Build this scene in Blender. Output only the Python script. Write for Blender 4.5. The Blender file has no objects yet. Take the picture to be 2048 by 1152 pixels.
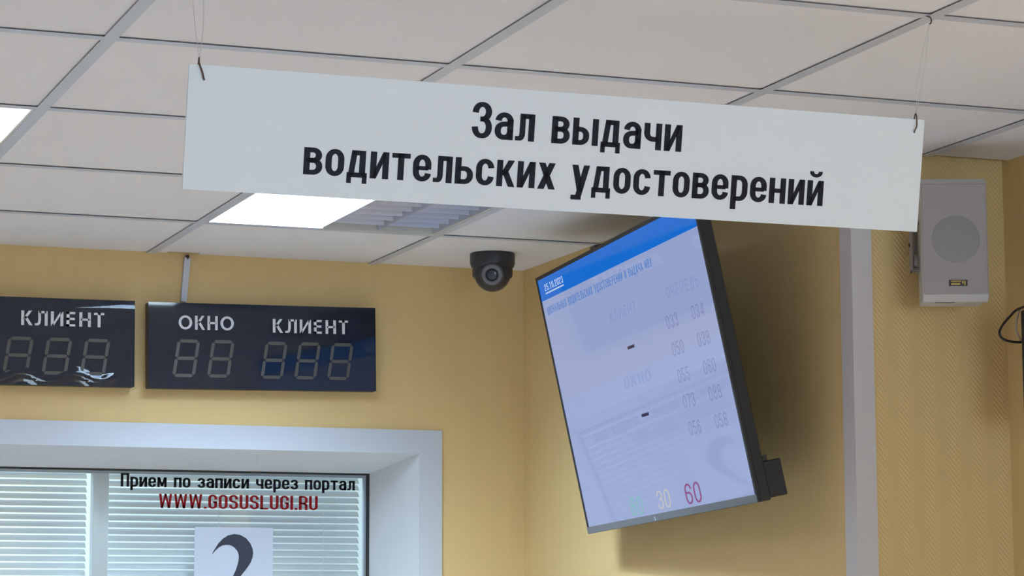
import bpy, bmesh, math, random
from mathutils import Vector, Matrix, Euler

random.seed(7)
SC = bpy.context.scene
COL = SC.collection
PI = math.pi

# ------------------------------------------------------------------ camera
CH = 1.65                                   # camera height above the floor
F_PX = 5040.35                              # focal length for a 2048 px wide frame
YAW, PITCH, ROLL = 0.3663, 0.1347, -0.0034
fwd = Vector((math.sin(YAW)*math.cos(PITCH), math.cos(YAW)*math.cos(PITCH), math.sin(PITCH)))
rgt = Vector((math.cos(YAW), -math.sin(YAW), 0))
upv = rgt.cross(fwd)
r2 = math.cos(ROLL)*rgt + math.sin(ROLL)*upv
u2 = -math.sin(ROLL)*rgt + math.cos(ROLL)*upv
cam = bpy.data.objects.new('camera', bpy.data.cameras.new('camera'))
COL.objects.link(cam)
cam.data.sensor_width = 36
cam.data.lens = F_PX/2048*36
cam.data.clip_start = 0.05
cam.matrix_world = Matrix(((r2.x, u2.x, -fwd.x, 0), (r2.y, u2.y, -fwd.y, 0), (r2.z, u2.z, -fwd.z, CH), (0, 0, 0, 1)))
SC.camera = cam

# ------------------------------------------------------------------ world, exposure
w = bpy.data.worlds.new('world'); SC.world = w; w.use_nodes = True
w.node_tree.nodes['Background'].inputs[0].default_value = (0.55, 0.65, 0.85, 1)
w.node_tree.nodes['Background'].inputs[1].default_value = 0.3
SC.view_settings.view_transform = 'Standard'
SC.view_settings.look = 'None'
SC.view_settings.exposure = 0.0
SC.view_settings.gamma = 1.0
SC.view_settings.use_curve_mapping = False
SC.cycles.use_denoising = True

# ------------------------------------------------------------------ lights outside the frame: those of the room and an added fill
def area(name, loc, rot, sx, sy, power, color, spread=PI):
    l = bpy.data.lights.new(name, 'AREA'); l.shape = 'RECTANGLE'; l.size = sx; l.size_y = sy
    l.energy = power; l.color = color; l.spread = spread
    o = bpy.data.objects.new(name, l); COL.objects.link(o); o.location = loc; o.rotation_euler = rot
    return o

H = CH + 0.967                              # underside of the ceiling grid
GX, GY, T = 0.8253, 3.4181, 0.6             # ceiling grid origin and module
LAMP = (0.96, 0.93, 0.96)
COLD = (0.60, 0.82, 1.0)
area('daylight_from_window', (1.6, -3.9, 1.75), (PI/2, 0, 0), 2.2, 1.7, 100, (0.60, 0.81, 1.0))
for (lx, ly) in ((-1.275, 4.918), (-1.275, 2.518), (0.525, 2.518), (0.525, 0.118), (-1.275, 0.118), (1.725, 0.718), (2.325, 2.518), (0.525, -2.282)):
    area('lamp_and_fill_glow', (lx, ly, H-0.012), (0, 0, 0), 0.55, 0.55, 18 if lx > 2 else 8.4, LAMP, 1.95)  # the stronger one at far right is an added fill that brightens that side

# ------------------------------------------------------------------ materials
def principled(name, base, rough=0.5, metal=0.0, spec=0.5, emit=None, estr=0.0, coat=0.0):
    m = bpy.data.materials.new(name); m.use_nodes = True
    p = m.node_tree.nodes['Principled BSDF']
    p.inputs['Base Color'].default_value = (*base, 1)
    p.inputs['Roughness'].default_value = rough
    p.inputs['Metallic'].default_value = metal
    p.inputs['Specular IOR Level'].default_value = spec
    p.inputs['Coat Weight'].default_value = coat
    if emit:
        p.inputs['Emission Color'].default_value = (*emit, 1)
        p.inputs['Emission Strength'].default_value = estr
    return m

def srgb(r, g, b):
    f = lambda c: (c/255/12.92) if c/255 <= 0.04045 else ((c/255+0.055)/1.055)**2.4
    return (f(r), f(g), f(b))

def nodes(m):
    return m.node_tree.nodes, m.node_tree.links

def math_node(ns, ls, op, a, b=None):
    n = ns.new('ShaderNodeMath'); n.operation = op
    for i, v in enumerate((a, b)):
        if v is None: continue
        if isinstance(v, (int, float)): n.inputs[i].default_value = v
        else: ls.new(v, n.inputs[i])
    return n.outputs[0]

def noisy(name, base, rough=0.5, amount=0.06, scale=40.0, bump=0.0, spec=0.5, metal=0.0):
    """plain material with a little procedural mottling in colour and relief"""
    m = principled(name, base, rough, metal, spec)
    ns, ls = nodes(m); p = ns['Principled BSDF']
    tc = ns.new('ShaderNodeTexCoord'); nz = ns.new('ShaderNodeTexNoise')
    nz.inputs['Scale'].default_value = scale; nz.inputs['Detail'].default_value = 4
    ls.new(tc.outputs['Object'], nz.inputs['Vector'])
    mx = ns.new('ShaderNodeMix'); mx.data_type = 'RGBA'
    ls.new(nz.outputs['Fac'], mx.inputs['Factor'])
    mx.inputs['A'].default_value = (*[c*(1-amount) for c in base], 1)
    mx.inputs['B'].default_value = (*[min(1, c*(1+amount)) for c in base], 1)
    ls.new(mx.outputs['Result'], p.inputs['Base Color'])
    if bump:
        bp = ns.new('ShaderNodeBump'); bp.inputs['Strength'].default_value = bump; bp.inputs['Distance'].default_value = 0.002
        ls.new(nz.outputs['Fac'], bp.inputs['Height']); ls.new(bp.outputs['Normal'], p.inputs['Normal'])
    return m

def wallpaper(name, axis, base, bump=0.5, amount=0.10):
    """embossed wallpaper: slanting ribs that turn at every column, like chevrons"""
    m = principled(name, base, 0.62, spec=0.35)
    ns, ls = nodes(m); p = ns['Principled BSDF']
    tc = ns.new('ShaderNodeTexCoord'); sp = ns.new('ShaderNodeSeparateXYZ')
    ls.new(tc.outputs['Object'], sp.inputs[0])
    along, z = sp.outputs[axis], sp.outputs['Z']
    pp = math_node(ns, ls, 'PINGPONG', along, 0.0285)
    ph = math_node(ns, ls, 'ADD', z, math_node(ns, ls, 'MULTIPLY', pp, 1.15))
    saw = math_node(ns, ls, 'PINGPONG', ph, 0.0058)
    rib = math_node(ns, ls, 'DIVIDE', saw, 0.0058)
    # ribs are deep in one half of each column and shallow in the other
    half = math_node(ns, ls, 'PINGPONG', math_node(ns, ls, 'ADD', along, 0.01), 0.0285)
    depth = math_node(ns, ls, 'ADD', math_node(ns, ls, 'MULTIPLY', math_node(ns, ls, 'DIVIDE', half, 0.0285), 0.75), 0.25)
    rel = math_node(ns, ls, 'MULTIPLY', rib, depth)
    nz = ns.new('ShaderNodeTexNoise'); nz.inputs['Scale'].default_value = 2.2; nz.inputs['Detail'].default_value = 3
    ls.new(tc.outputs['Object'], nz.inputs['Vector'])
    fac = math_node(ns, ls, 'ADD', math_node(ns, ls, 'MULTIPLY', rel, 0.6), math_node(ns, ls, 'MULTIPLY', nz.outputs['Fac'], 0.4))
    mx = ns.new('ShaderNodeMix'); mx.data_type = 'RGBA'
    ls.new(fac, mx.inputs['Factor'])
    mx.inputs['A'].default_value = (*[c*(1-amount) for c in base], 1)
    mx.inputs['B'].default_value = (*[min(1, c*(1+amount)) for c in base], 1)
    ls.new(mx.outputs['Result'], p.inputs['Base Color'])
    bp = ns.new('ShaderNodeBump'); bp.inputs['Strength'].default_value = bump; bp.inputs['Distance'].default_value = 0.0012
    ls.new(rel, bp.inputs['Height']); ls.new(bp.outputs['Normal'], p.inputs['Normal'])
    return m

YEL = srgb(226, 195, 137)
M = {}
M['paper_x'] = wallpaper('yellow_wallpaper', 'X', YEL, 0.16, 0.02)
M['paper_side'] = wallpaper('yellow_wallpaper_side', 'X', YEL, 0.6, 0.08)
M['paper_y'] = wallpaper('yellow_wallpaper_return', 'Y', YEL, 0.18, 0.02)
M['plain_wall'] = noisy('painted_wall', srgb(225, 205, 160), 0.7, 0.04, 6)
M['office'] = noisy('office_paint', srgb(225, 225, 222), 0.7, 0.03, 6)
M['tile'] = noisy('mineral_tile', srgb(240, 234, 233), 0.85, 0.035, 260, 0.25, spec=0.2)
M['grid'] = noisy('grid_enamel', srgb(205, 206, 212), 0.45, 0.03, 30)
M['floor'] = noisy('floor_tile', srgb(190, 194, 200), 0.4, 0.08, 9)
M['pvc'] = noisy('white_pvc', srgb(203, 208, 218), 0.38, 0.02, 12)
M['moulding'] = noisy('corner_moulding', srgb(214, 207, 209), 0.4, 0.03, 12)
M['bright_pvc'] = noisy('bright_pvc', srgb(240, 241, 240), 0.4, 0.02, 12)
M['reveal'] = noisy('reveal_plaster', srgb(222, 224, 226), 0.55, 0.03, 18)
M['gasket'] = noisy('black_rubber', (0.02, 0.02, 0.022), 0.6, 0.1, 60)
M['slat'] = noisy('blind_enamel', srgb(226, 228, 230), 0.42, 0.02, 20)
M['paper'] = noisy('white_paper', srgb(194, 200, 214), 0.7, 0.01, 60)
M['print_dark'] = noisy('dark_print', srgb(56, 58, 70), 0.6, 0.08, 80, spec=0.2)
M['vinyl_black'] = noisy('black_vinyl', (0.008, 0.008, 0.012), 0.5, 0.1, 60, spec=0.15)
M['vinyl_red'] = noisy('red_vinyl', srgb(146, 20, 28), 0.5, 0.06, 60, spec=0.15)
M['sign'] = noisy('sign_plastic', srgb(238, 245, 253), 0.5, 0.012, 5)
M['sign_ink'] = noisy('sign_ink', srgb(30, 32, 46), 0.5, 0.1, 60, spec=0.2)
M['wire'] = noisy('rusty_wire', srgb(88, 66, 58), 0.5, 0.2, 300)
M['thread'] = noisy('nylon_thread', srgb(205, 198, 196), 0.35, 0.05, 200)
M['black_case'] = noisy('black_case', srgb(30, 30, 36), 0.45, 0.1, 40)
M['acrylic'] = principled('smoked_acrylic', (0.014, 0.019, 0.034), 0.04, spec=0.55)
M['board_white'] = noisy('white_print', srgb(228, 230, 236), 0.5, 0.02, 60)
M['segment'] = noisy('unlit_segment', srgb(80, 78, 73), 0.5, 0.06, 80)
M['camera_black'] = noisy('camera_plastic', srgb(52, 52, 58), 0.42, 0.06, 60)
M['camera_ring'] = noisy('camera_ring_plastic', srgb(118, 118, 124), 0.35, 0.06, 60)
M['lens'] = principled('lens_glass', srgb(70, 72, 88), 0.12)
M['speaker'] = noisy('speaker_shell', srgb(166, 156, 154), 0.5, 0.02, 40)
M['speaker_rim'] = noisy('speaker_rim_plastic', srgb(196, 192, 188), 0.4, 0.02, 40)
M['grille'] = noisy('speaker_mesh', srgb(150, 146, 146), 0.6, 0.25, 900)
M['gold'] = noisy('gold_print', srgb(190, 165, 70), 0.4, 0.08, 200)
M['badge'] = noisy('black_badge', srgb(28, 24, 22), 0.35, 0.1, 80)
M['bracket'] = noisy('grey_bracket', srgb(150, 142, 140), 0.45, 0.05, 60)
M['cable_black'] = noisy('black_cable_rubber', srgb(36, 26, 24), 0.5, 0.1, 60)
M['cable_white'] = noisy('pale_cable_sheath', srgb(170, 160, 150), 0.5, 0.06, 60)
M['louver'] = noisy('brushed_aluminium', srgb(214, 218, 232), 0.30, 0.05, 60, metal=0.35)
M['lamp_frame'] = noisy('lamp_enamel', srgb(225, 222, 212), 0.45, 0.02, 30)
M['tube_on'] = principled('lit_tube', (0.9, 0.9, 0.9), 0.4, emit=(1.0, 0.99, 0.96), estr=9.0)
M['tube_off'] = noisy('unlit_tube', srgb(225, 228, 232), 0.3, 0.02, 30)
M['tv_black'] = noisy('television_black', srgb(30, 29, 34), 0.4, 0.08, 50)
M['tv_chin'] = noisy('television_grey_strip', srgb(108, 110, 116), 0.35, 0.05, 50)

def screen_mat(name, col, strength=1.0):
    return principled(name, (0.01, 0.01, 0.012), 0.05, spec=0.2, emit=col, estr=strength*0.86)
M['scr_body'] = screen_mat('screen_pale_blue', srgb(156, 170, 214))
M['scr_blue'] = screen_mat('screen_header_blue', srgb(8, 112, 218))
M['scr_white'] = screen_mat('screen_white', srgb(205, 218, 245))
M['scr_title'] = screen_mat('screen_title_blue', srgb(78, 128, 204))
M['scr_faint'] = screen_mat('screen_faint_blue', srgb(143, 160, 208))
M['scr_number'] = screen_mat('screen_number_grey', srgb(132, 142, 192))
M['scr_dash'] = screen_mat('screen_dash', srgb(40, 34, 76))
M['scr_green'] = screen_mat('screen_green', srgb(128, 188, 192))
M['scr_yellow'] = screen_mat('screen_yellow', srgb(196, 192, 196))
M['scr_red'] = screen_mat('screen_red', srgb(142, 70, 132))

def glass_mat():
    m = bpy.data.materials.new('window_glass'); m.use_nodes = True
    ns, ls = nodes(m); ns.remove(ns['Principled BSDF'])
    tr = ns.new('ShaderNodeBsdfTransparent'); tr.inputs[0].default_value = (0.96, 0.98, 0.98, 1)
    gl = ns.new('ShaderNodeBsdfGlossy'); gl.inputs['Roughness'].default_value = 0.02
    fr = ns.new('ShaderNodeFresnel'); fr.inputs[0].default_value = 1.45
    mx = ns.new('ShaderNodeMixShader')
    ls.new(fr.outputs[0], mx.inputs[0]); ls.new(tr.outputs[0], mx.inputs[1]); ls.new(gl.outputs[0], mx.inputs[2])
    ls.new(mx.outputs[0], ns['Material Output'].inputs['Surface'])
    return m
M['glass'] = glass_mat()

# ------------------------------------------------------------------ mesh helpers
def new_bm(): return bmesh.new()

def add_box(bm, x0, x1, y0, y1, z0, z1):
    vs = [bm.verts.new((x, y, z)) for x in (x0, x1) for y in (y0, y1) for z in (z0, z1)]
    for f in ((0, 1, 3, 2), (4, 6, 7, 5), (0, 4, 5, 1), (2, 3, 7, 6), (0, 2, 6, 4), (1, 5, 7, 3)):
        bm.faces.new([vs[i] for i in f])
    return vs

def add_rounded_box(bm, x0, x1, y0, y1, z0, z1, r, seg=2):
    b = new_bm(); add_box(b, x0, x1, y0, y1, z0, z1)
    bmesh.ops.bevel(b, geom=b.edges[:], offset=r, segments=seg, affect='EDGES', profile=0.5)
    merge(bm, b)

def merge(bm, other, mat=None):
    me = bpy.data.meshes.new('tmp'); other.to_mesh(me); other.free()
    if mat is not None: me.transform(mat)
    bm.from_mesh(me); bpy.data.meshes.remove(me)

def add_hull_loft(bm, loops, close_ends=True):
    """skin a list of equal-length vertex loops"""
    rows = [[bm.verts.new(p) for p in lp] for lp in loops]
    n = len(rows[0])
    for a, b in zip(rows, rows[1:]):
        for i in range(n):
            bm.faces.new((a[i], a[(i+1) % n], b[(i+1) % n], b[i]))
    if close_ends:
        bm.faces.new(list(reversed(rows[0]))); bm.faces.new(rows[-1])

def add_lathe(bm, prof, seg=48, mat=None):
    """profile of (radius, z) turned about z"""
    b = new_bm(); rows = []
    for r, z in prof:
        if r < 1e-6: rows.append([b.verts.new((0, 0, z))])
        else: rows.append([b.verts.new((r*math.cos(2*PI*k/seg), r*math.sin(2*PI*k/seg), z)) for k in range(seg)])
    for a, c in zip(rows, rows[1:]):
        for k in range(seg):
            k2 = (k+1) % seg
            if len(a) == 1 and len(c) == 1: continue
            if len(a) == 1: b.faces.new((a[0], c[k2], c[k]))
            elif len(c) == 1: b.faces.new((a[k], a[k2], c[0]))
            else: b.faces.new((a[k], a[k2], c[k2], c[k]))
    bmesh.ops.recalc_face_normals(b, faces=b.faces[:])
    merge(bm, b, mat)

def smooth_path(pts, n=8):
    """Catmull-Rom through the points"""
    P = [Vector(p) for p in pts]; out = []
    for i in range(len(P)-1):
        p0 = P[i-1] if i else P[0]; p1, p2 = P[i], P[i+1]; p3 = P[i+2] if i+2 < len(P) else P[-1]
        for k in range(n):
            t = k/n
            out.append(0.5*((2*p1)+(-p0+p2)*t+(2*p0-5*p1+4*p2-p3)*t*t+(-p0+3*p1-3*p2+p3)*t**3))
    out.append(P[-1]); return out

def add_tube(bm, pts, r, seg=10):
    P = [Vector(p) for p in pts]; loops = []; prev = None
    for i, p in enumerate(P):
        d = (P[min(i+1, len(P)-1)]-P[max(i-1, 0)]).normalized()
        if prev is None: a = d.orthogonal().normalized()
        else: a = (prev-d*prev.dot(d)).normalized()
        prev = a; b = d.cross(a)
        loops.append([p+r*(math.cos(2*PI*k/seg)*a+math.sin(2*PI*k/seg)*b) for k in range(seg)])
    add_hull_loft(bm, loops)

MW = {}                                     # world matrices of the roots
def obj(name, bm, mat, parent=None, smooth=False, world=False, recalc=True):
    if recalc: bmesh.ops.recalc_face_normals(bm, faces=bm.faces[:])
    me = bpy.data.meshes.new(name); bm.to_mesh(me); bm.free()
    if smooth:
        for p in me.polygons: p.use_smooth = True
        try: me.set_sharp_from_angle(angle=0.6)
        except Exception: pass
    me.materials.append(M[mat] if isinstance(mat, str) else mat)
    o = bpy.data.objects.new(name, me); COL.objects.link(o)
    if parent is not None:
        o.parent = parent
        if world: me.transform(MW[parent.name].inverted())
    return o

def tag(o, label, cat, group=None):
    o['label'] = label; o['category'] = cat
    if group: o['group'] = group
    return o

def thing(name, label, cat, mat=None, group=None):
    o = bpy.data.objects.new(name, None); COL.objects.link(o); o.empty_display_size = 0.05
    mat = mat or Matrix.Identity(4)
    o.matrix_world = mat; MW[o.name] = mat.copy()
    return tag(o, label, cat, group)

def struct(name, bm, mat, parent=None):
    o = obj(name, bm, mat, parent)
    if parent is None: o['kind'] = 'structure'
    return o

# ------------------------------------------------------------------ lettering drawn with a broad pen
def rounded(pts, closed=False, n=7):
    """points (x, y) or (x, y, rx, ry): the latter are right-angled corners rounded off as quarter ellipses"""
    out = []; N = len(pts)
    for i, p in enumerate(pts):
        if len(p) == 2: out.append((p[0], p[1])); continue
        x, y, rx, ry = p
        def toward(q):
            k = .5 if len(q) > 2 else 1          # two rounded corners share the edge between them
            dx, dy = (q[0]-x)*k, (q[1]-y)*k
            if abs(dx) > abs(dy): return (x+math.copysign(min(rx, abs(dx)), dx), y)
            return (x, y+math.copysign(min(ry, abs(dy)), dy))
        s = toward(pts[i-1]); e = toward(pts[(i+1) % N])
        for k in range(n+1):
            t = PI/2*k/n; a, b = 1-math.sin(t), 1-math.cos(t)
            out.append((x+(s[0]-x)*a+(e[0]-x)*b, y+(s[1]-y)*a+(e[1]-y)*b))
    res = []
    for p in out:
        if not res or math.hypot(p[0]-res[-1][0], p[1]-res[-1][1]) > 1e-5: res.append(p)
    if closed and math.hypot(res[0][0]-res[-1][0], res[0][1]-res[-1][1]) < 1e-5: res.pop()
    return res

def ribbon(pts, tx, ty, closed=False):
    n = len(pts); segs = n if closed else n-1; quads = []
    nor = []
    for i in range(segs):
        a, b = pts[i], pts[(i+1) % n]; dx, dy = b[0]-a[0], b[1]-a[1]; L = math.hypot(dx, dy)
        nx, ny = -dy/L, dx/L; h = math.hypot(nx*tx/2, ny*ty/2); nor.append((nx, ny, h))
    offs = []
    for i in range(n):
        i0 = i-1 if (i > 0 or closed) else 0
        i1 = i if i < segs else segs-1
        a, b = nor[i0 % segs], nor[i1]
        det = a[0]*b[1]-a[1]*b[0]
        if abs(det) < 1e-3 or a[0]*b[0]+a[1]*b[1] < -.3: ox, oy = b[0]*b[2], b[1]*b[2]
        else: ox, oy = (a[2]*b[1]-b[2]*a[1])/det, (a[0]*b[2]-b[0]*a[2])/det
        offs.append((ox, oy))
    for i in range(segs):
        j = (i+1) % n
        quads.append([(pts[i][0]-offs[i][0], pts[i][1]-offs[i][1]), (pts[j][0]-offs[j][0], pts[j][1]-offs[j][1]),
                      (pts[j][0]+offs[j][0], pts[j][1]+offs[j][1]), (pts[i][0]+offs[i][0], pts[i][1]+offs[i][1])])
    return quads

DEBUG = False
GLYPH_COUNT = {}
LOW = 'абвгдеёжзийклмнопрстуфхцчшщъыьэюя'
def glyph(ch, tx, ty, W, rx, ry):
    """polygons and advance of a character 1 unit high"""
    a, b = tx/2, ty/2; l, r, t = a, W-a, 1-b; Q = []
    V = lambda x, y0=0, y1=1, k=1: Q.append([(x-a*k, y0), (x+a*k, y0), (x+a*k, y1), (x-a*k, y1)])
    Hh = lambda y, x0, x1, k=1: Q.append([(x0, y-b*k), (x1, y-b*k), (x1, y+b*k), (x0, y+b*k)])
    D = lambda x0, y0, x1, y1, k=1.08: Q.append([(x0-a*k, y0), (x0+a*k, y0), (x1+a*k, y1), (x1-a*k, y1)])
    R = lambda pts, closed=False, k=1: Q.extend(ribbon(rounded(pts, closed), tx*k, ty*k, closed))
    c = lambda x, y, fx=1, fy=1: (x, y, rx*fx, ry*fy)
    up = ch; low = ch.lower()
    m = (l+r)/2
    if ch in 'оОO0': R([c(l, b), c(r, b), c(r, t), c(l, t)], True)
    elif low in 'в':
        V(l); R([(l, t), c(r-.04*W, t, .9, .7), c(r-.04*W, .53, .9, .7), (l, .53)]); R([(l, .53), c(r, .53, 1, .75), c(r, b, 1, .75), (l, b)])
    elif low == 'и' or low == 'й':
        V(l); V(r); D(l+.02, 0, r-.02, 1, .8)
        if low == 'й': R([(m-.19, 1.36), c(m-.19, 1.19, 1, .5), c(m+.19, 1.19, 1, .5), (m+.19, 1.36)], k=.75)
    elif low == 'т' or ch == 'T': V(m); Hh(t, 0, W)
    elif ch == 'е': Hh(.5, l, r, .85); R([(r, .46), c(r, t), c(l, t), c(l, b), c(r, b), (r, .31)])
    elif ch in 'ЕE': V(l); Hh(t, 0, W*.9); Hh(.52, 0, W*.85); Hh(b, 0, W*.9)
    elif low == 'л': V(r); Hh(t, .2*W/.66, r); R([(.225*W/.66, 1), c(.225*W/.66, b, .4, .75), (-.03, b)], k=.92)
    elif low in 'ьы':
        w2 = r if low == 'ь' else r-.06
        V(l); R([(l, .58), c(w2, .58, 1, .8), c(w2, b, 1, .8), (l, b)])
        if low == 'ы': V(w2+tx*1.5); W = w2+tx*2
    elif low == 'с' or ch == 'C': R([(r, .66), c(r, t), c(l, t), c(l, b), c(r, b), (r, .34)])
    elif low == 'к' or ch == 'K':
        V(l); D(l+a*1.1, .42, r-.02, 1, 1.05); D(r+.01, 0, l+a*1.6, .62, 1.1)
    elif low == 'х': D(a*1.1, 0, W-a*1.25, 1, 1.1); D(W-a*1.1, 0, a*1.25, 1, 1.1)
    elif ch == 'у': D(m-.0, .02, a, 1, 1.05); D(.27*W/.66, -.2, r, 1, 1.05); Hh(-.24, -.01, .27*W/.66+a)
    elif ch == 'У': D(m, .3, a, 1, 1.05); D(.3*W, .02, r, 1, 1.05); Hh(b, .03, .3*W+a)
    elif ch == 'р': V(l, -.33, 1); R([(l, t), c(r, t), c(r, b), (l, b)])
    elif ch in 'РP': V(l); R([(l, t), c(r, t, 1, .8), c(r, .46, 1, .8), (l, .46)])
    elif low == 'н': V(l); V(r); Hh(.5, l, r, .95)
    elif low in 'д':
        V(r-.01, b, 1); Hh(t, .2*W/.66, r); D(.15*W/.66, b, .255*W/.66, 1, .92); Hh(b, 0, W+.06); V(a*.75, -.22, b, .75); V(W+.06-a*.75, -.22, b, .75); W += .06
    elif ch == 'а':
        V(r, 0, .75); R([(l+.01, .69), c(l+.01, t, 1, .9), c(r, t, 1, .9), (r, .6)]); R([(r, .59), c(l, .57, 1, .8), c(l, b, .9, .8), c(r, b, .9, .8), (r, .4)])
    elif ch in 'АA': D(a, 0, m, 1, 1.1); D(W-a, 0, m, 1, 1.1); Hh(.27, .2*W, .8*W)
    elif low == 'ч': V(r); R([(l, 1), c(l, .4, 1, .85), (r, .4)])
    elif low == 'п': V(l); V(r); Hh(t, l, r)
    elif low == 'ц': V(l); V(r); Hh(b, l, r+a*1.5); V(r+a*1.6, -.2, b, .6)
    elif low == 'м' or ch == 'M':
        W *= 1.22; r = W-a; m = W/2; V(l, k=.92); V(r, k=.92); D(m, .12, l+a*.2, 1, .95); D(m, .12, r-a*.2, 1, .95)
    elif low == 'з' or ch == '3':
        R([(l, .70), c(l, t), c(r-.02, t, 1, .75), c(r-.02, .53, 1, .75), (m-.06, .53)]); R([(m-.06, .53), c(r, .53, 1, .8), c(r, b, 1, .8), c(l, b), (l, .31)])
    elif ch == '1': V(m); D(m-.2, .78, m, 1, .9)
    elif ch == '2': R([(l, .68), c(l, t), c(r, t), c(r, .5), c(l, .4), (l, b)]); Hh(b, 0, W)
    elif ch == '4': V(r-.1*W); Hh(.25, 0, W); D(a, .25, r-.1*W, 1, .9)
    elif ch == '5': Hh(t, l-a, W*.95); V(l, .5, 1); R([(l, .58), c(r, .58), c(r, b), c(l, b), (l, .28)])
    elif ch == '6': R([(r, .7), c(r, t), c(l, t), c(l, b), c(r, b), c(r, .56), (l, .56)])
    elif ch == '7': Hh(t, 0, W); D(.3*W, 0, r, 1, .95)
    elif ch == '8': R([c(l+.02, .52, 1, .7), c(r-.02, .52, 1, .7), c(r-.02, t, 1, .7), c(l+.02, t, 1, .7)], True); R([c(l, b, 1, .8), c(r, b, 1, .8), c(r, .53, 1, .8), c(l, .53, 1, .8)], True)
    elif ch == 'W':
        W *= 1.5; q = W/4
        D(q, 0, a, 1, .85); D(q, 0, 2*q, 1, .7); D(3*q, 0, 2*q, 1, .7); D(3*q, 0, W-a, 1, .85)
    elif ch == 'G': R([(r, .66), c(r, t), c(l, t), c(l, b), c(r, b), (r, .5)]); Hh(.47, m, r+a)
    elif ch == 'S': R([(r, .69), c(r, t), c(l, t, 1, .8), c(l, .52, 1, .8), c(r, .5, 1, .8), c(r, b, 1, .8), c(l, b), (l, .31)])
    elif ch == 'U': R([(l, 1), c(l, b), c(r, b), (r, 1)])
    elif ch == 'L': V(l); Hh(b, 0, W*.9); W *= .92
    elif ch == 'I': V(l); W = tx
    elif ch == 'R': V(l); R([(l, t), c(r, t, 1, .8), c(r, .48, 1, .8), (l, .48)]); V(r, 0, .36); R([(m, .48), c(r, .44, .9, .6), (r, .3)])
    elif ch == '.': Q.append([(0, 0), (tx, 0), (tx, ty*1.2), (0, ty*1.2)]); W = tx
    elif ch == '-': Hh(.45, 0, W*.7); W *= .7
    elif ch == ' ': W *= .62
    return Q, W

def text_polys(s, xh, x0, x1, y0, tx=.215, ty=.17, W=.68, rx=.24, ry=.27, gap=.14, cap=1.0, wide=None):
    """lay a line out so that it fills x0..x1 with its baseline at y0; capitals are CAP times the x-height"""
    polys = []; pen = 0
    for i, ch in enumerate(s):
        big = cap != 1.0 and (ch.isupper() or ch.isdigit())
        k = cap if big else 1.0
        w_ = W/k*1.08 if big else W
        if wide and ch in wide: w_ = wide[ch]
        g, adv = glyph(ch, tx/k, ty/k, w_, min(rx/k, w_/2-tx/k/2), ry if not wide else min(.5-ty/2, ry))
        polys += [[(pen+x*k, y*k) for x, y in q] for q in g]
        GLYPH_COUNT[(i, s)] = len(g); pen += adv*k+gap
    pen -= gap
    f = (x1-x0)/pen
    if DEBUG: print('TEXT', s, round(f/xh, 3))
    return [[(x0+x*f, y0+y*xh) for x, y in q] for q in polys]

def words(s, *a, **k):
    """the same line, one list of polygons per word"""
    res = text_polys(s, *a, **k)
    n = 0; out = [[]]
    for i, ch in enumerate(s):
        if ch == ' ': out.append([]); continue
        out[-1] += res[n:n+GLYPH_COUNT[(i, s)]]; n += GLYPH_COUNT[(i, s)]
    return out

def add_flat(bm, polys, y):
    for q in polys:
        vs = [bm.verts.new((px, y, pz)) for px, pz in q]
        ar = sum(q[i][0]*q[(i+1) % len(q)][1]-q[(i+1) % len(q)][0]*q[i][1] for i in range(len(q)))
        if ar < 0: vs.reverse()
        bm.faces.new(vs)                     # faces look towards -y

# ------------------------------------------------------------------ the room shell
WY, WX, SY, EX = 6.3507, 2.4696, 4.50, 2.8301     # far wall, its return wall, the nearer wall and its corner
LX, BY, TOP = -3.6, -4.0, H+0.35
bm = new_bm(); add_box(bm, LX-.2, EX+.2, BY-.2, WY+2.6, -.1, 0); struct('floor', bm, 'floor')

# window opening in the far wall
OX0, OX1, OZ0, OZ1 = 0.10, 2.1693, 0.95, CH+0.4645
GYP = 6.55                                        # plane of the pane
IX0, IX1, IZ0, IZ1 = 0.18, 2.0924, 1.0, CH+0.4205  # pane opening
bm = new_bm()
add_box(bm, LX, OX0, WY, GYP+.05, 0, TOP); add_box(bm, OX1, WX+.3, WY, GYP+.05, 0, TOP)
add_box(bm, OX0, OX1, WY, GYP+.05, 0, OZ0); add_box(bm, OX0, OX1, WY, GYP+.05, OZ1, TOP)
struct('wall_far', bm, 'paper_x')
bm = new_bm(); add_box(bm, WX, EX+.2, SY, WY, 0, TOP)
wr = struct('wall_return', bm, 'paper_y')
# the face with the loudspeaker is papered along x
wr.data.materials.append(M['paper_side'])
for p in wr.data.polygons:
    if p.normal.y < -.9: p.material_index = 1
bm = new_bm(); add_box(bm, EX, EX+.2, BY, SY, 0, TOP); struct('wall_right', bm, 'paper_y')
bm = new_bm(); add_box(bm, LX-.2, LX, BY, WY+.2, 0, TOP); struct('wall_left', bm, 'plain_wall')
bm = new_bm(); add_box(bm, LX-.2, EX+.2, BY-.2, BY, 0, TOP); struct('wall_behind', bm, 'plain_wall')
# office behind the window
bm = new_bm(); add_box(bm, LX, WX+.3, 8.75, 8.85, 0, TOP); struct('wall_office_back', bm, 'office')
bm = new_bm(); add_box(bm, LX-.1, LX, GYP+.05, 8.75, 0, TOP); struct('wall_office_left', bm, 'office')
bm = new_bm(); add_box(bm, WX+.2, WX+.3, GYP+.05, 8.75, 0, TOP); struct('wall_office_right', bm, 'office')

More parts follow.
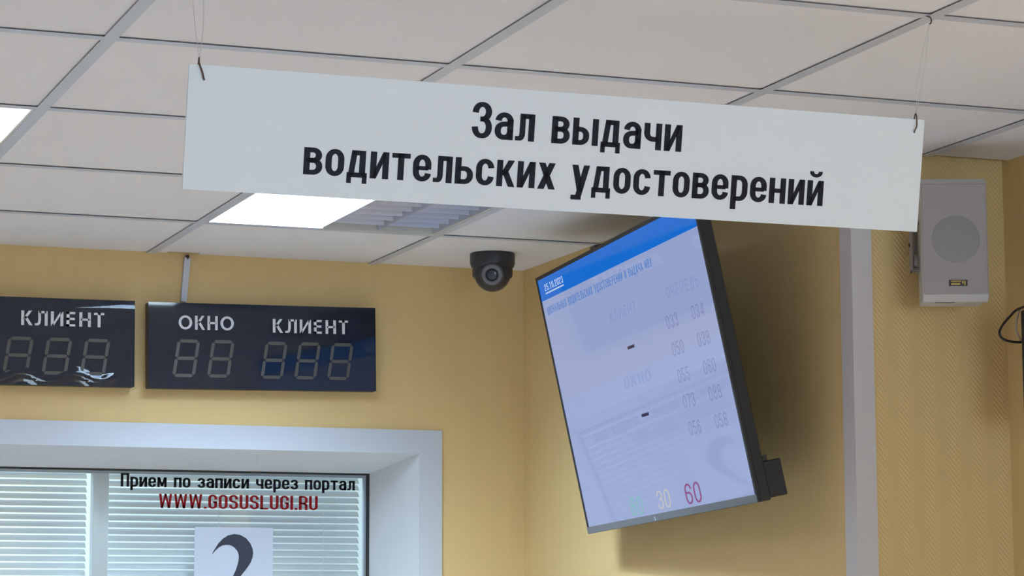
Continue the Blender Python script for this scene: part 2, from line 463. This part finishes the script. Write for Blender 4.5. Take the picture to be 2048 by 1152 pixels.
# corner moulding on the projecting edge
bm = new_bm()
add_box(bm, WX-.004, WX, SY-.004, SY+.045, 0, H)
add_box(bm, WX, WX+.043, SY-.004, SY, 0, H)
struct('trim_1', bm, 'moulding')
bm = new_bm()
for x0, x1, y0, y1 in ((LX, OX0-.2, WY-.012, WY), (WX-.012, WX, SY+.05, WY), (WX+.05, EX, SY-.012, SY), (EX-.012, EX, BY, SY)):
    add_box(bm, x0, x1, y0, y1, 0, .07)
struct('baseboard_right', bm, 'pvc')

# suspended ceiling: tiles resting on a T-bar grid
LAMPS = {(1, 3), (-1, 2)}
tiles = new_bm(); grid = new_bm()
regions = [(LX, WX, BY, WY), (WX, EX, BY, SY-.022)]
TB, FW = H+.0034, .024
for i in range(-8, 4):
    for j in range(-13, 6):
        if (i, j) in LAMPS: continue
        cx0, cx1 = GX+i*T+.0135, GX+(i+1)*T+.0105
        cy0, cy1 = GY+j*T+.0135, GY+(j+1)*T+.0105
        for (a0, a1, b0, b1) in regions:
            x0, x1, y0, y1 = max(cx0, a0), min(cx1, a1), max(cy0, b0), min(cy1, b1)
            if x1-x0 <= .004 or y1-y0 <= .004: continue
            if (i, j) == (1, 4):                 # this tile is chipped along the wall where the duct goes up
                for u0, u1, v1 in ((x0, 1.478, y1), (1.478, 1.562, y1-.022), (1.562, x1, y1)): add_box(tiles, u0, u1, y0, v1, TB, TB+.014)
            else: add_box(tiles, x0, x1, y0, y1, TB, TB+.014)
for (a0, a1, b0, b1) in regions:
    for i in range(-8, 5):
        x = GX+i*T
        if a0 < x < a1-.03: add_box(grid, x, x+FW, b0, b1, H, H+.0006); add_box(grid, x+.0105, x+.0135, b0, b1, H+.0006, H+.04)
    for j in range(-13, 6):
        y = GY+j*T
        if b0 < y < b1-.03: add_box(grid, a0, a1, y, y+FW, H+.0001, H+.0007); add_box(grid, a0, a1, y+.0105, y+.0135, H+.0007, H+.04)
ceil = struct('ceiling', tiles, 'tile')
obj('ceiling_grid', grid, 'grid', ceil)
bm = new_bm(); add_box(bm, LX-.2, EX+.2, BY-.2, 8.85, TOP, TOP+.1); struct('ceiling_slab', bm, 'office')
bm = new_bm(); add_box(bm, LX, WX+.2, GYP+.05, 8.75, H+.02, H+.05); struct('ceiling_office', bm, 'office')
area('office_lamp_glow', (1.0, 7.7, H+.01), (0, 0, 0), 1.8, .6, 75, COLD)

# ------------------------------------------------------------------ the window with its blinds
bm = new_bm()                                     # flat casing on the wall
cw = .0625; y0, y1 = WY-.008, WY
add_box(bm, OX0-cw, OX1+cw, y0, y1, OZ1, OZ1+cw)
add_box(bm, OX0-cw, OX0, y0, y1, OZ0-cw, OZ1); add_box(bm, OX1, OX1+cw, y0, y1, OZ0-cw, OZ1)
add_box(bm, OX0, OX1, y0, y1, OZ0-cw, OZ0)
win = struct('window_1', bm, 'pvc')
bm = new_bm()                                     # splayed reveal
A = [(OX0, WY-.004, OZ0), (OX1, WY-.004, OZ0), (OX1, WY-.004, OZ1), (OX0, WY-.004, OZ1)]
B = [(IX0, GYP-.002, IZ0), (IX1, GYP-.002, IZ0), (IX1, GYP-.002, IZ1), (IX0, GYP-.002, IZ1)]
va = [bm.verts.new(p) for p in A]; vb = [bm.verts.new(p) for p in B]
vc = [bm.verts.new((x+(.01 if x < 1 else -.01)*-1, y+.04, z)) for x, y, z in B]
vd = [bm.verts.new(((OX0 if x < 1 else OX1), y+.04, (OZ0 if z < 1.5 else OZ1))) for x, y, z in B]
for i in range(4):
    j = (i+1) % 4
    bm.faces.new((va[i], va[j], vb[j], vb[i])); bm.faces.new((vb[i], vb[j], vc[j], vc[i])); bm.faces.new((vc[i], vc[j], vd[j], vd[i])); bm.faces.new((vd[i], vd[j], va[j], va[i]))
obj('reveal', bm, 'reveal', win)
def ring(bm, x0, x1, z0, z1, wd, ya, yb):
    add_box(bm, x0, x1, ya, yb, z1-wd, z1); add_box(bm, x0, x1, ya, yb, z0, z0+wd)
    add_box(bm, x0, x0+wd, ya, yb, z0+wd, z1-wd); add_box(bm, x1-wd, x1, ya, yb, z0+wd, z1-wd)
bm = new_bm(); ring(bm, IX0-.001, IX1+.001, IZ0-.001, IZ1+.001, .0048, GYP-.006, GYP+.012)
obj('gasket', bm, 'gasket', win)
bm = new_bm(); ring(bm, IX0+.0045, IX1-.0045, IZ0+.0045, IZ1-.0045, .0065, GYP+.006, GYP+.02)
obj('glazing_bead', bm, 'pvc', win)
bm = new_bm(); add_rounded_box(bm, 1.3415, 1.3835, GYP+.012, GYP+.05, IZ0, IZ1, .003, 1)
obj('mullion', bm, 'bright_pvc', win)
bm = new_bm(); add_box(bm, IX0+.002, IX1-.002, GYP, GYP+.004, IZ0+.002, IZ1-.002)
obj('pane', bm, 'glass', win)

def blind(name, label, x0, x1, cords):
    root = thing(name, label, 'blind', Matrix.Translation((0, 6.66, CH)), 'white venetian blinds behind the window')
    bm = new_bm(); add_box(bm, x0, x1, -.014, .014, .452, .476); obj('headrail', bm, 'slat', root)
    bm = new_bm(); pitch = .0182; k = 0
    z = .444
    while z > -.62:
        # curved slat, its near edge hanging lower
        pts = []
        for q in range(6):
            s = (q/5-.5); yy = s*.0180; zz = s*.0150+(.25-s*s)*.0046
            pts.append((yy, zz))
        up = [(y, z+zz) for y, zz in pts]; dn = [(y, z+zz-.0004) for y, zz in reversed(pts)]
        lp = up+dn
        add_hull_loft(bm, [[(x0, y, zz) for y, zz in lp], [(x1, y, zz) for y, zz in lp]])
        z -= pitch
    obj('slats', bm, 'slat', root, smooth=True)
    for cx in cords:
        bm = new_bm(); add_tube(bm, [(cx, -.0155, .46), (cx, -.0155, -.62)], .0009, 6); obj('cord', bm, 'slat', root)
    bm = new_bm(); add_box(bm, x0, x1, -.012, .012, -.645, -.63); obj('bottom_rail', bm, 'slat', root)
    return root
blind('venetian_blind', 'white venetian blind left of the window mullion', .22, 1.343, (.45, 1.06))
blind('venetian_blind', 'white venetian blind right of the mullion, behind the lettering', 1.392, 2.098, (1.70, 1.995))

# lettering and the number sheet on the pane
yp = GYP-.0012
wl = thing('window_lettering', 'black vinyl line of words along the top of the window pane', 'lettering', Matrix.Translation((1.41, yp, CH+.375)))
for wd in words('Прием по записи через портал', .0262, .0007, .6435, .0002, .25, .185, .74, .22, .25, .105, 1.36):
    bm = new_bm(); add_flat(bm, wd, 0); obj('word', bm, 'vinyl_black', wl, recalc=False)
bm = new_bm(); add_flat(bm, text_polys('WWW.GOSUSLUGI.RU', .0372, 1.5130, 1.9490, CH+.3205, .15, .115, .47, .17, .19, .08), yp)
tag(obj('web_address_lettering', bm, 'vinyl_red', recalc=False), 'red vinyl web address on the window pane under the black line', 'lettering')
sheet = thing('number_sheet', 'white paper sheet with a large dark 2 stuck on the window pane', 'sheet', Matrix.Translation((1.7165, GYP-.0012, CH+.085)))
bm = new_bm(); add_box(bm, -.1055, .1085, -.0004, .0004, -.30, .187); obj('paper', bm, 'paper', sheet)
# big 2 with a teardrop hook: outer and inner edge of the stroke from the tip downwards
outer = [(415, 745), (455, 670), (520, 560), (610, 460), (710, 395), (820, 370), (930, 385), (1040, 445), (1120, 540), (1165, 640), (1178, 720), (1165, 820), (1125, 920), (1060, 1020), (990, 1110), (950, 1160), (800, 1330), (620, 1500), (480, 1640)]
inner = [(425, 748), (480, 680), (540, 625), (600, 590), (660, 577), (720, 577), (780, 595), (835, 635), (880, 690), (905, 750), (910, 820), (895, 920), (860, 1040), (830, 1110), (805, 1160), (690, 1330), (560, 1480), (430, 1610), (400, 1640)]
def px(p): return ((1.6588+(p[0]-415)*.1413/960*.9985-1.7165), .2024+(740-p[1])*.0001402-.085)
bm = new_bm(); qs = []
for i in range(len(outer)-1):
    qs.append([px(outer[i]), px(outer[i+1]), px(inner[i+1]), px(inner[i])])
qs.append([px((400, 1640)), px((400, 1780)), px((1190, 1780)), px((1190, 1640))])
qs.append([px((1130, 1640)), px((1190, 1640)), px((1240, 1500)), px((1200, 1480))])
add_flat(bm, qs, -.0009)
obj('numeral', bm, 'print_dark', sheet, recalc=False)

# ------------------------------------------------------------------ queue boards on the far wall
def queue_board(label, cx, cz, ang, texts, digits, dh, dw, warp):
    mat = Matrix.Translation((cx, WY-.04, CH+cz)) @ Matrix.Rotation(-ang, 4, 'Y')
    root = thing('queue_display_board', label, 'display board', mat, 'black queue display boards')
    hw, hh = .305, .1105
    bm = new_bm(); add_rounded_box(bm, -hw, hw, .0035, .034, -hh, hh, .0015, 1); obj('case', bm, 'black_case', root)
    for sx in (-.2, .2):
        bm = new_bm(); add_box(bm, sx-.02, sx+.02, .033, .0405, -.03, .03); obj('wall_spacer', bm, 'black_case', root)
    # glossy front, never quite flat
    bm = new_bm(); nx, nz = 60, 30; g = []
    for i in range(nx+1):
        for j in range(nz+1):
            x = -hw+2*hw*i/nx; z = -hh+2*hh*j/nz
            g.append(bm.verts.new((x, warp(x, z), z)))
    for i in range(nx):
        for j in range(nz):
            q = i*(nz+1)+j
            bm.faces.new((g[q], g[q+nz+1], g[q+nz+2], g[q+1]))
    obj('front_panel', bm, 'acrylic', root, smooth=True)
    for s, x0, x1, zb, zh in texts:
        bm = new_bm()
        add_flat(bm, text_polys(s, zh, x0, x1, zb, .19, .155, .72, .5, .5, .20,
                 wide={'О': .98, 'К': .70, 'Н': .74, 'Л': .78, 'И': .80, 'Е': .62, 'Т': .66}), -.0022)
        obj('lettering', bm, 'board_white', root, recalc=False)
    sl = math.tan(.155)
    for dx, dz in digits:                          # lower-left corner of a seven-segment figure
        bm = new_bm(); t = .0085; g = .0012; mid = dh/2; P = []
        def hseg(z): P.append([(g+t/2, z), (g+t, z-t/2), (dw-g-t, z-t/2), (dw-g-t/2, z), (dw-g-t, z+t/2), (g+t, z+t/2)])
        def vseg(x, z0, z1): P.append([(x, z0+g), (x+t/2, z0+g+t/2), (x+t/2, z1-g-t/2), (x, z1-g), (x-t/2, z1-g-t/2), (x-t/2, z0+g+t/2)])
        hseg(t/2); hseg(mid); hseg(dh-t/2)
        for x in (t/2, dw-t/2): vseg(x, t/2, mid); vseg(x, mid, dh-t/2)
        add_flat(bm, [[(dx+x+z*sl, dz+z) for x, z in p] for p in P], -.0018)
        obj('digit', bm, 'segment', root, recalc=False)
    return root
def warp_a(x, z): return -.0004+.0004*math.sin(x*9)
def warp_b(x, z):
    z0 = -.0885+.010*math.sin(x*48+.6)
    g = math.exp(-((z-z0)/.012)**2)*min(1, max(0, (.285-x)/.05))
    f = max(0, z-.097)*max(0, min(1, (x-.06)/.08))
    return -.0004-.0031*g+.12*f+.0002*math.sin(x*26+z*30)
queue_board('black display board with two headings, directly above the window corner', 1.7297, .7293, .0165,
            [('ОКНО', -.2265, -.0805, .0415, .0365), ('КЛИЕНТ', .0235, .2285, .0385, .0362)],
            [(-.2440, -.0815), (-.1530, -.0815), (-.0105, -.0825), (.0795, -.0825), (.1690, -.0825)], .0975, .0595, warp_a)
queue_board('black display board with one heading visible, cut by the left picture edge', 1.0845, .7225, .0095,
            [('ОКНО', -.2365, -.0905, .0415, .0365), ('КЛИЕНТ', .0150, .2255, .0395, .0370)],
            [(-.2440, -.0815), (-.1530, -.0815), (-.0305, -.0835), (.0670, -.0835), (.1640, -.0835)], .0935, .0640, warp_b)

# cable duct between the right board and the ceiling
duct = thing('cable_duct', 'thin white cable duct running from display board up to the ceiling', 'cable duct', Matrix.Translation((1.5225, WY, CH+.843)) @ Matrix.Rotation(.077, 4, 'Y'))
bm = new_bm(); add_rounded_box(bm, -.0082, .0082, -.011, .001, 0, .1165, .001, 1); obj('channel', bm, 'pvc', duct)
bm = new_bm(); add_tube(bm, [(0, -.007, .112), (0, -.007, .123)], .0046, 10); obj('cable', bm, 'gasket', duct)  # black stub put in place of the shadow at the duct's top end

# ------------------------------------------------------------------ dome camera
dc = thing('security_camera', 'black dome security camera hanging from the ceiling near the wall corner', 'camera', Matrix.Translation((2.2783, 6.0805, H+.0034)))
bm = new_bm(); add_lathe(bm, [(0, 0), (.0575, 0), (.0585, -.004), (.0585, -.026), (.0555, -.036), (.0525, -.0385), (.0525, -.058), (.050, -.063), (0, -.063)], 56)
obj('housing', bm, 'camera_black', dc, smooth=True)
bm = new_bm(); bmesh.ops.create_uvsphere(bm, u_segments=48, v_segments=28, radius=.0475, matrix=Matrix.Translation((0, 0, -.0525)))
EYE = bm
aim = Vector((-.37, -.92, -.20)).normalized()
rot = aim.to_track_quat('Z', 'Y').to_matrix().to_4x4(); ctr = Matrix.Translation((0, 0, -.0525))
add_lathe(EYE, [(.0340, .0300), (.0325, .0470), (.0300, .0515), (.0262, .0520), (0, .0500)], 48, ctr @ rot)
obj('eyeball', EYE, 'camera_black', dc, smooth=True)
bm = new_bm(); add_lathe(bm, [(.0172, .0515), (.0262, .0490), (.0268, .0525), (.0250, .0548), (.0190, .0562), (.0172, .0556), (.0172, .0515)], 48, ctr @ rot)
obj('infrared_ring', bm, 'camera_ring', dc, smooth=True)
bm = new_bm(); add_lathe(bm, [(.0172, .0500), (.0172, .0545), (.0140, .0550), (.0135, .0535), (0, .0535)], 40, ctr @ rot)
lb = obj('lens_barrel', bm, 'gasket', dc, smooth=True)
bm = new_bm(); add_lathe(bm, [(.0132, .0537), (.0118, .0553), (.0075, .0562), (0, .0566)], 40, ctr @ rot)
obj('lens', bm, 'lens', lb, smooth=True)

# ------------------------------------------------------------------ recessed louvre lamps
def louvre_lamp(label, i, j, lit, power, tint):
    x0, y0 = GX+i*T+.0135, GY+j*T+.0135; S = T-.003
    root = thing('ceiling_light', label, 'ceiling lamp', Matrix.Translation((x0, y0, H+.001)), 'recessed square louvre lamps')
    bm = new_bm(); h = .095; fw = .016               # pan and the lip that rests on the grid
    add_box(bm, 0, S, 0, fw, 0, .0015); add_box(bm, 0, S, S-fw, S, 0, .0015); add_box(bm, 0, fw, fw, S-fw, 0, .0015); add_box(bm, S-fw, S, fw, S-fw, 0, .0015)
    add_box(bm, fw-.002, fw, fw, S-fw, .0015, h); add_box(bm, S-fw, S-fw+.002, fw, S-fw, .0015, h)
    add_box(bm, fw, S-fw, fw-.002, fw, .0015, h); add_box(bm, fw, S-fw, S-fw, S-fw+.002, .0015, h)
    add_box(bm, fw, S-fw, fw, S-fw, h, h+.002)
    obj('housing', bm, 'lamp_frame', root)
    cwid = (S-2*fw)/4
    bm = new_bm()                                    # long parabolic ridges between the tubes and cross blades over them
    for k in range(5):
        x = fw+k*cwid; a = .010 if 0 < k < 4 else .005
        loops = []
        for y in (fw+.001, S-fw-.001):
            loops.append([(max(x-.0012, fw+.0005), y, .0018), (min(x+.0012, S-fw-.0005), y, .0018), (min(x+a*.4, S-fw-.0005), y, .028), (min(x+a, S-fw-.0005), y, .048), (max(x-a, fw+.0005), y, .048), (max(x-a*.4, fw+.0005), y, .028)])
        add_hull_loft(bm, loops)
    nb = 7
    for k in range(4):
        xa, xb = fw+k*cwid+.008, fw+(k+1)*cwid-.008
        for q in range(1, nb+1):
            y = fw+(S-2*fw)*q/(nb+1)
            lp = [[(x, y-.0008, .004), (x, y+.0008, .004), (x, y+.0065, .036), (x, y-.0065, .036)] for x in (xa, xb)]
            add_hull_loft(bm, lp)
    add_box(bm, fw+2*cwid-.0008, fw+2*cwid+.0008, fw, S-fw, .046, h)   # screen between the two halves
    obj('louvre', bm, 'louver', root)
    for k in range(4):
        bm = new_bm(); x = fw+(k+.5)*cwid
        add_tube(bm, [(x, fw+.012, .062), (x, S-fw-.012, .062)], .013, 20)
        on = k in lit
        t = obj('tube', bm, 'tube_on' if on else 'tube_off', root, smooth=True)
        if on: t['label'] = 'lit white fluorescent tube'
        elif lit and len(lit) < 4: t['label'] = 'dark unlit fluorescent tube'
    ka, kb = min(lit), max(lit)+1
    cx = fw+(ka+kb)/2*cwid
    l = area('lamp_glow', (x0+cx, y0+S/2, H+.078), (0, 0, 0), (kb-ka)*cwid-.03, S-2*fw-.03, power*(kb-ka), tint, 2.35)
    return root
lamp1 = louvre_lamp('square louvre lamp under the hanging sign, its left half lit and right half dark', 1, 3, (0, 1), 36, COLD)
lamp2 = louvre_lamp('square louvre lamp cut by the left picture edge, fully lit', -1, 2, (0, 1, 2, 3), 9, LAMP)
bm = new_bm(); add_tube(bm, [(.004, .004, -.001), (.06, -.03, -.004)], .0016, 8)
obj('clip', bm, 'tube_off', lamp1)

# ------------------------------------------------------------------ the hanging sign
SQ = Matrix(((1.0, -.0034, -.0015, 1.4315), (.0031, .9825, -.1863, 3.4676), (.0021, .1863, .9825, CH+.7147), (0, 0, 0, 1)))
sign = thing('hanging_sign', 'long white sign with two lines of dark words hanging from the ceiling', 'sign', SQ)
bm = new_bm(); add_rounded_box(bm, -.6, .6, 0, .005, -.0896, .0896, .0006, 1); obj('panel', bm, 'sign', sign)
for wd in words('Зал выдачи', .0408, -.1668, .1772, .0120, .24, .18, .72, .235, .27, .115, 1.32)+words('водительских удостоверений', .0395, -.4228, .4268, -.0578, .24, .18, .72, .235, .27, .115, 1.32):
    bm = new_bm(); add_flat(bm, wd, -.0004); obj('lettering', bm, 'sign_ink', sign, recalc=False)
for hx, tx, rr in ((-.5781, -.5862, .0014), (.5818, .5838, .0010)):
    bm = new_bm()
    s = 1 if tx > hx else -1
    add_tube(bm, smooth_path([(hx+.001, .004, .0685), (hx+.001, -.0006, .0685), (hx-.0006, -.0028, .0705), (hx-.003 if s < 0 else hx+.0028, -.0030, .079), (tx, -.0022, .0915), (tx+.0003, .0012, .0975), (tx+.001, .0045, .0985), (tx+.0016, .0070, .0945), (tx+.0012, .0075, .088)], 5), rr, 8)
    obj('hook', bm, 'wire', sign, smooth=True)
def hanger(label, top, bot, bow, hook):
    root = thing('hanging_thread', label, 'thread', Matrix.Translation(top), 'threads holding the hanging sign')
    b = Vector(bot)-Vector(top)
    for k, bw in enumerate(bow):
        bm = new_bm()
        pts = [Vector((0, 0, -.012 if hook else .002))+(b-Vector((0, 0, -.012 if hook else .002)))*t+Vector((bw*math.sin(PI*t), 0, 0)) for t in (0, .25, .5, .75, 1)]
        add_tube(bm, smooth_path(pts, 5), .00042, 6); obj('strand', bm, 'thread', root, smooth=True)
    if hook:
        bm = new_bm(); add_tube(bm, smooth_path([(-.009, .001, .0025), (-.004, -.002, -.0005), (.0008, -.003, -.003), (.0022, -.003, -.008), (.0006, -.003, -.0125), (-.0012, -.002, -.0125)], 5), .0012, 8)
        obj('ceiling_hook', bm, 'wire', root, smooth=True)
    return root
def sign_pt(x, y, z): return SQ @ Vector((x, y, z))
hanger('pale thread pair holding the left end of the hanging sign', (GX+.006, GY+.006, H), sign_pt(-.5848, .0025, .0975), (-.006, .009), False)
hanger('pale thread pair with a ceiling hook holding the right end of the sign', (GX+2*T+.003, GY+.008, H), sign_pt(.5846, .0025, .0975), (-.0055, .0035), True)

# ------------------------------------------------------------------ wall television
TQ = Matrix(((-.0738, .9772, -.1989, 2.2815), (-.9970, -.0678, .0366, 5.1687), (.0222, .2010, .9793, CH+.556), (0, 0, 0, 1)))
tv = thing('television', 'tilted wall television with a pale screen and blue header band', 'television', TQ)
bm = new_bm(); hw, hh = .545, .3202
ring(bm, -hw, hw, -hh, hh, .0085, -.001, .006)
add_rounded_box(bm, -hw, hw, .005, .029, -hh, hh, .002, 1)
obj('frame', bm, 'tv_black', tv)
bm = new_bm(); add_box(bm, -hw+.001, hw-.0005, -.0022, .005, -hh+.001, -.3035); chin = obj('lower_strip', bm, 'tv_chin', tv); chin['label'] = 'grey lower strip'
bm = new_bm(); add_box(bm, -.062, -.059, -.0027, -.0022, -.318, -.309); obj('power_mark', bm, 'board_white', chin)
bm = new_bm(); add_box(bm, -.5365, .5365, .001, .005, -.3035, .3117); scr = obj('screen', bm, 'scr_body', tv)
ys = .0006
def scr_flat(name, polys, mat, dy=0):
    bm = new_bm(); add_flat(bm, polys, ys-dy); return obj(name, bm, mat, scr, recalc=False)
rect = lambda x0, x1, z0, z1: [(x0, z0), (x1, z0), (x1, z1), (x0, z1)]
scr_flat('header_band', [rect(-.5365, .5365, .2590, .3117)], 'scr_blue')
thin = dict(tx=.17, ty=.13, W=.60, rx=.21, ry=.25, gap=.2)
scr_flat('clock_lettering', text_polys('25.10.2023', .0165, -.494, -.350, .2795, **thin)+[rect(-.494, -.350, .2720, .2752)], 'scr_white', .0004)
for wd in words('ЦИОНАЛЬНЫХ ВОДИТЕЛЬСКИХ УДОСТОВЕРЕНИЙ И ВЫДАЧА МВУ', .0190, -.512, .240, .2225, **thin): scr_flat('title_word', wd, 'scr_title')
for hd, x0, x1, z0 in (('КЛИЕНТ', -.085, .092, .1433), ('ОЧЕРЕДЬ', .287, .480, .1418), ('ОКНО', -.086, .092, -.0125)): scr_flat('heading_lettering', text_polys(hd, .0255, x0, x1, z0, **thin), 'scr_faint')
for z, sa, sb in ((.0800, '033', '034'), (.0205, '050', '038'), (-.0385, '055', '060'), (-.0945, '073', '088'), (-.1535, '056', '058')):
    for sn, x0 in ((sa, .251), (sb, .404)): scr_flat('number_lettering', text_polys(sn, .0295, x0, x0+.069, z, .12, .10, .58, .22, .3, .2), 'scr_number')
for r in (rect(-.0155, .0305, .0705, .0775), rect(-.0165, .0305, -.0850, -.0780)): scr_flat('dash_mark', [r], 'scr_dash')
dig = dict(tx=.13, ty=.10, W=.62, rx=.24, ry=.3, gap=.16)
scr_flat('green_digits', text_polys('80', .043, -.212, -.130, -.2985, **dig), 'scr_green')
scr_flat('yellow_digits', text_polys('30', .043, -.030, .052, -.2960, **dig), 'scr_yellow')
scr_flat('red_digits', text_polys('60', .046, .148, .242, -.2975, **dig), 'scr_red')
bm = new_bm(); add_rounded_box(bm, -.535, .541, .028, .069, -hh+.004, -hh+.080, .002, 1)
add_box(bm, -.535, .541, .028, .040, -hh+.080, -hh+.092); obj('rear_housing', bm, 'tv_black', tv)
bm = new_bm(); add_rounded_box(bm, -.155, -.120, .012, .05, hh-.002, hh+.010, .002, 1); obj('top_bracket', bm, 'tv_black', tv)
bm = new_bm()                                      # mount: plate on the wall, arm, plate on the set
add_box(bm, WX-.006, WX+.001, 5.20, 5.42, CH+.44, CH+.66)
add_box(bm, WX-.16, WX-.004, 5.22, 5.29, CH+.53, CH+.58)
obj('wall_mount', bm, 'tv_black', tv, world=True)

# ------------------------------------------------------------------ loudspeaker on the nearer wall
SPK = Matrix.Translation((2.6064, 4.325, CH+.7694)) @ Matrix.Rotation(math.radians(-23), 4, 'Z')
spk = thing('wall_speaker', 'grey white box loudspeaker with a round mesh mounted on the yellow wall', 'loudspeaker', SPK)
hw, hh = .0655, .1250
bm = new_bm()
prof = [(.004, -hh+.012), (.016, -hh), (.118, -hh+.004), (.122, hh-.004), (.016, hh), (.004, hh-.012)]
add_hull_loft(bm, [[(x*(1 if y < .05 else .9), y, z) for y, z in prof] for x in (-hw, hw)])
bmesh.ops.bevel(bm, geom=bm.edges[:], offset=.0015, segments=1, affect='EDGES')
obj('shell', bm, 'speaker_rim', spk)
bm = new_bm(); add_rounded_box(bm, -hw+.0012, hw-.0012, .001, .007, -hh+.0145, hh-.0125, .0018, 2); fp = obj('front_panel', bm, 'speaker', spk)
bm = new_bm(); add_lathe(bm, [(0, -.0016), (.030, -.0014), (.0475, .0006), (.0485, .002), (0, .002)], 56, Matrix.Translation((.002, 0, 0)) @ Matrix.Rotation(PI/2, 4, 'X') @ Matrix.Scale(-1, 4, (0, 0, 1)))
obj('grille', bm, 'grille', spk, smooth=True)
bm = new_bm(); add_box(bm, -.014, .0225, -.0004, .0012, -.0945, -.0825); bd = obj('badge', bm, 'badge', spk)
bm = new_bm(); add_flat(bm, [rect(-.0100, .0100, -.0862, -.0838), rect(-.0100, .0080, -.0925, -.0885), rect(.0120, .0145, -.0900, -.0840), rect(.0160, .0185, -.0930, -.0840)], -.0006)
obj('badge_print', bm, 'gold', bd, recalc=False)
bm = new_bm(); add_box(bm, -.040, .000, .018, .026, -hh-.0006, -hh+.002); obj('slot', bm, 'badge', spk)
bm = new_bm()                                     # U bracket and wall arm
add_box(bm, -.079, -.0765, .075, .097, -.055, .05); add_box(bm, -.079, -.05, .075, .097, .046, .05); add_box(bm, -.079, -.05, .075, .097, -.055, -.051)
add_lathe(bm, [(0, 0), (.0135, 0), (.0135, .006), (0, .006)], 24, Matrix.Translation((-.0725, .086, -.032)) @ Matrix.Rotation(PI/2, 4, 'Y'))
br = obj('bracket', bm, 'bracket', spk)
bm = new_bm(); add_lathe(bm, [(0, -.004), (.0035, -.003), (.0045, 0), (0, .001)], 16, Matrix.Translation((-.0790, .086, .001)) @ Matrix.Rotation(PI/2, 4, 'Y')); obj('screw', bm, 'gasket', br)
bm = new_bm(); add_box(bm, 2.630, 2.665, 4.42, 4.50, CH+.745, CH+.795); add_box(bm, 2.61, 2.69, SY-.006, SY, CH+.725, CH+.815)
obj('wall_arm', bm, 'bracket', spk, world=True)

# ------------------------------------------------------------------ equipment at the right edge and its cables
bx = thing('equipment_box', 'black wall box at the right picture edge below the loudspeaker', 'box', Matrix.Translation((2.8301, 4.175, CH+.43)))
bm = new_bm(); add_rounded_box(bm, -.098, 0, -.30, .105, -.02, .20, .004, 2); obj('case', bm, 'black_case', bx)
bm = new_bm(); add_rounded_box(bm, -.108, -.097, -.29, .103, -.015, .195, .003, 1); obj('front_cover', bm, 'tv_black', bx)
bm = new_bm(); add_tube(bm, smooth_path([(2.745, 4.25, CH+.6365), (2.7327, 4.30, CH+.631), (2.7124, 4.30, CH+.615), (2.6969, 4.30, CH+.5994), (2.6872, 4.30, CH+.583), (2.6925, 4.30, CH+.571), (2.7107, 4.30, CH+.565), (2.7405, 4.30, CH+.565), (2.75, 4.26, CH+.568)], 6), .0026, 10)
tag(obj('cable', bm, 'cable_black', smooth=True), 'black cable bent in a loop beside the wall box', 'cable', 'cables of the wall box')
bm = new_bm(); add_tube(bm, smooth_path([(2.748, 4.26, CH+.638), (2.7409, 4.30, CH+.635), (2.7297, 4.30, CH+.6137), (2.7256, 4.30, CH+.5935), (2.7297, 4.30, CH+.5786), (2.7408, 4.30, CH+.568), (2.75, 4.26, CH+.562)], 6), .0015, 10)
tag(obj('cable', bm, 'cable_white', smooth=True), 'thin pale cable inside the loop of the black cable', 'cable', 'cables of the wall box')
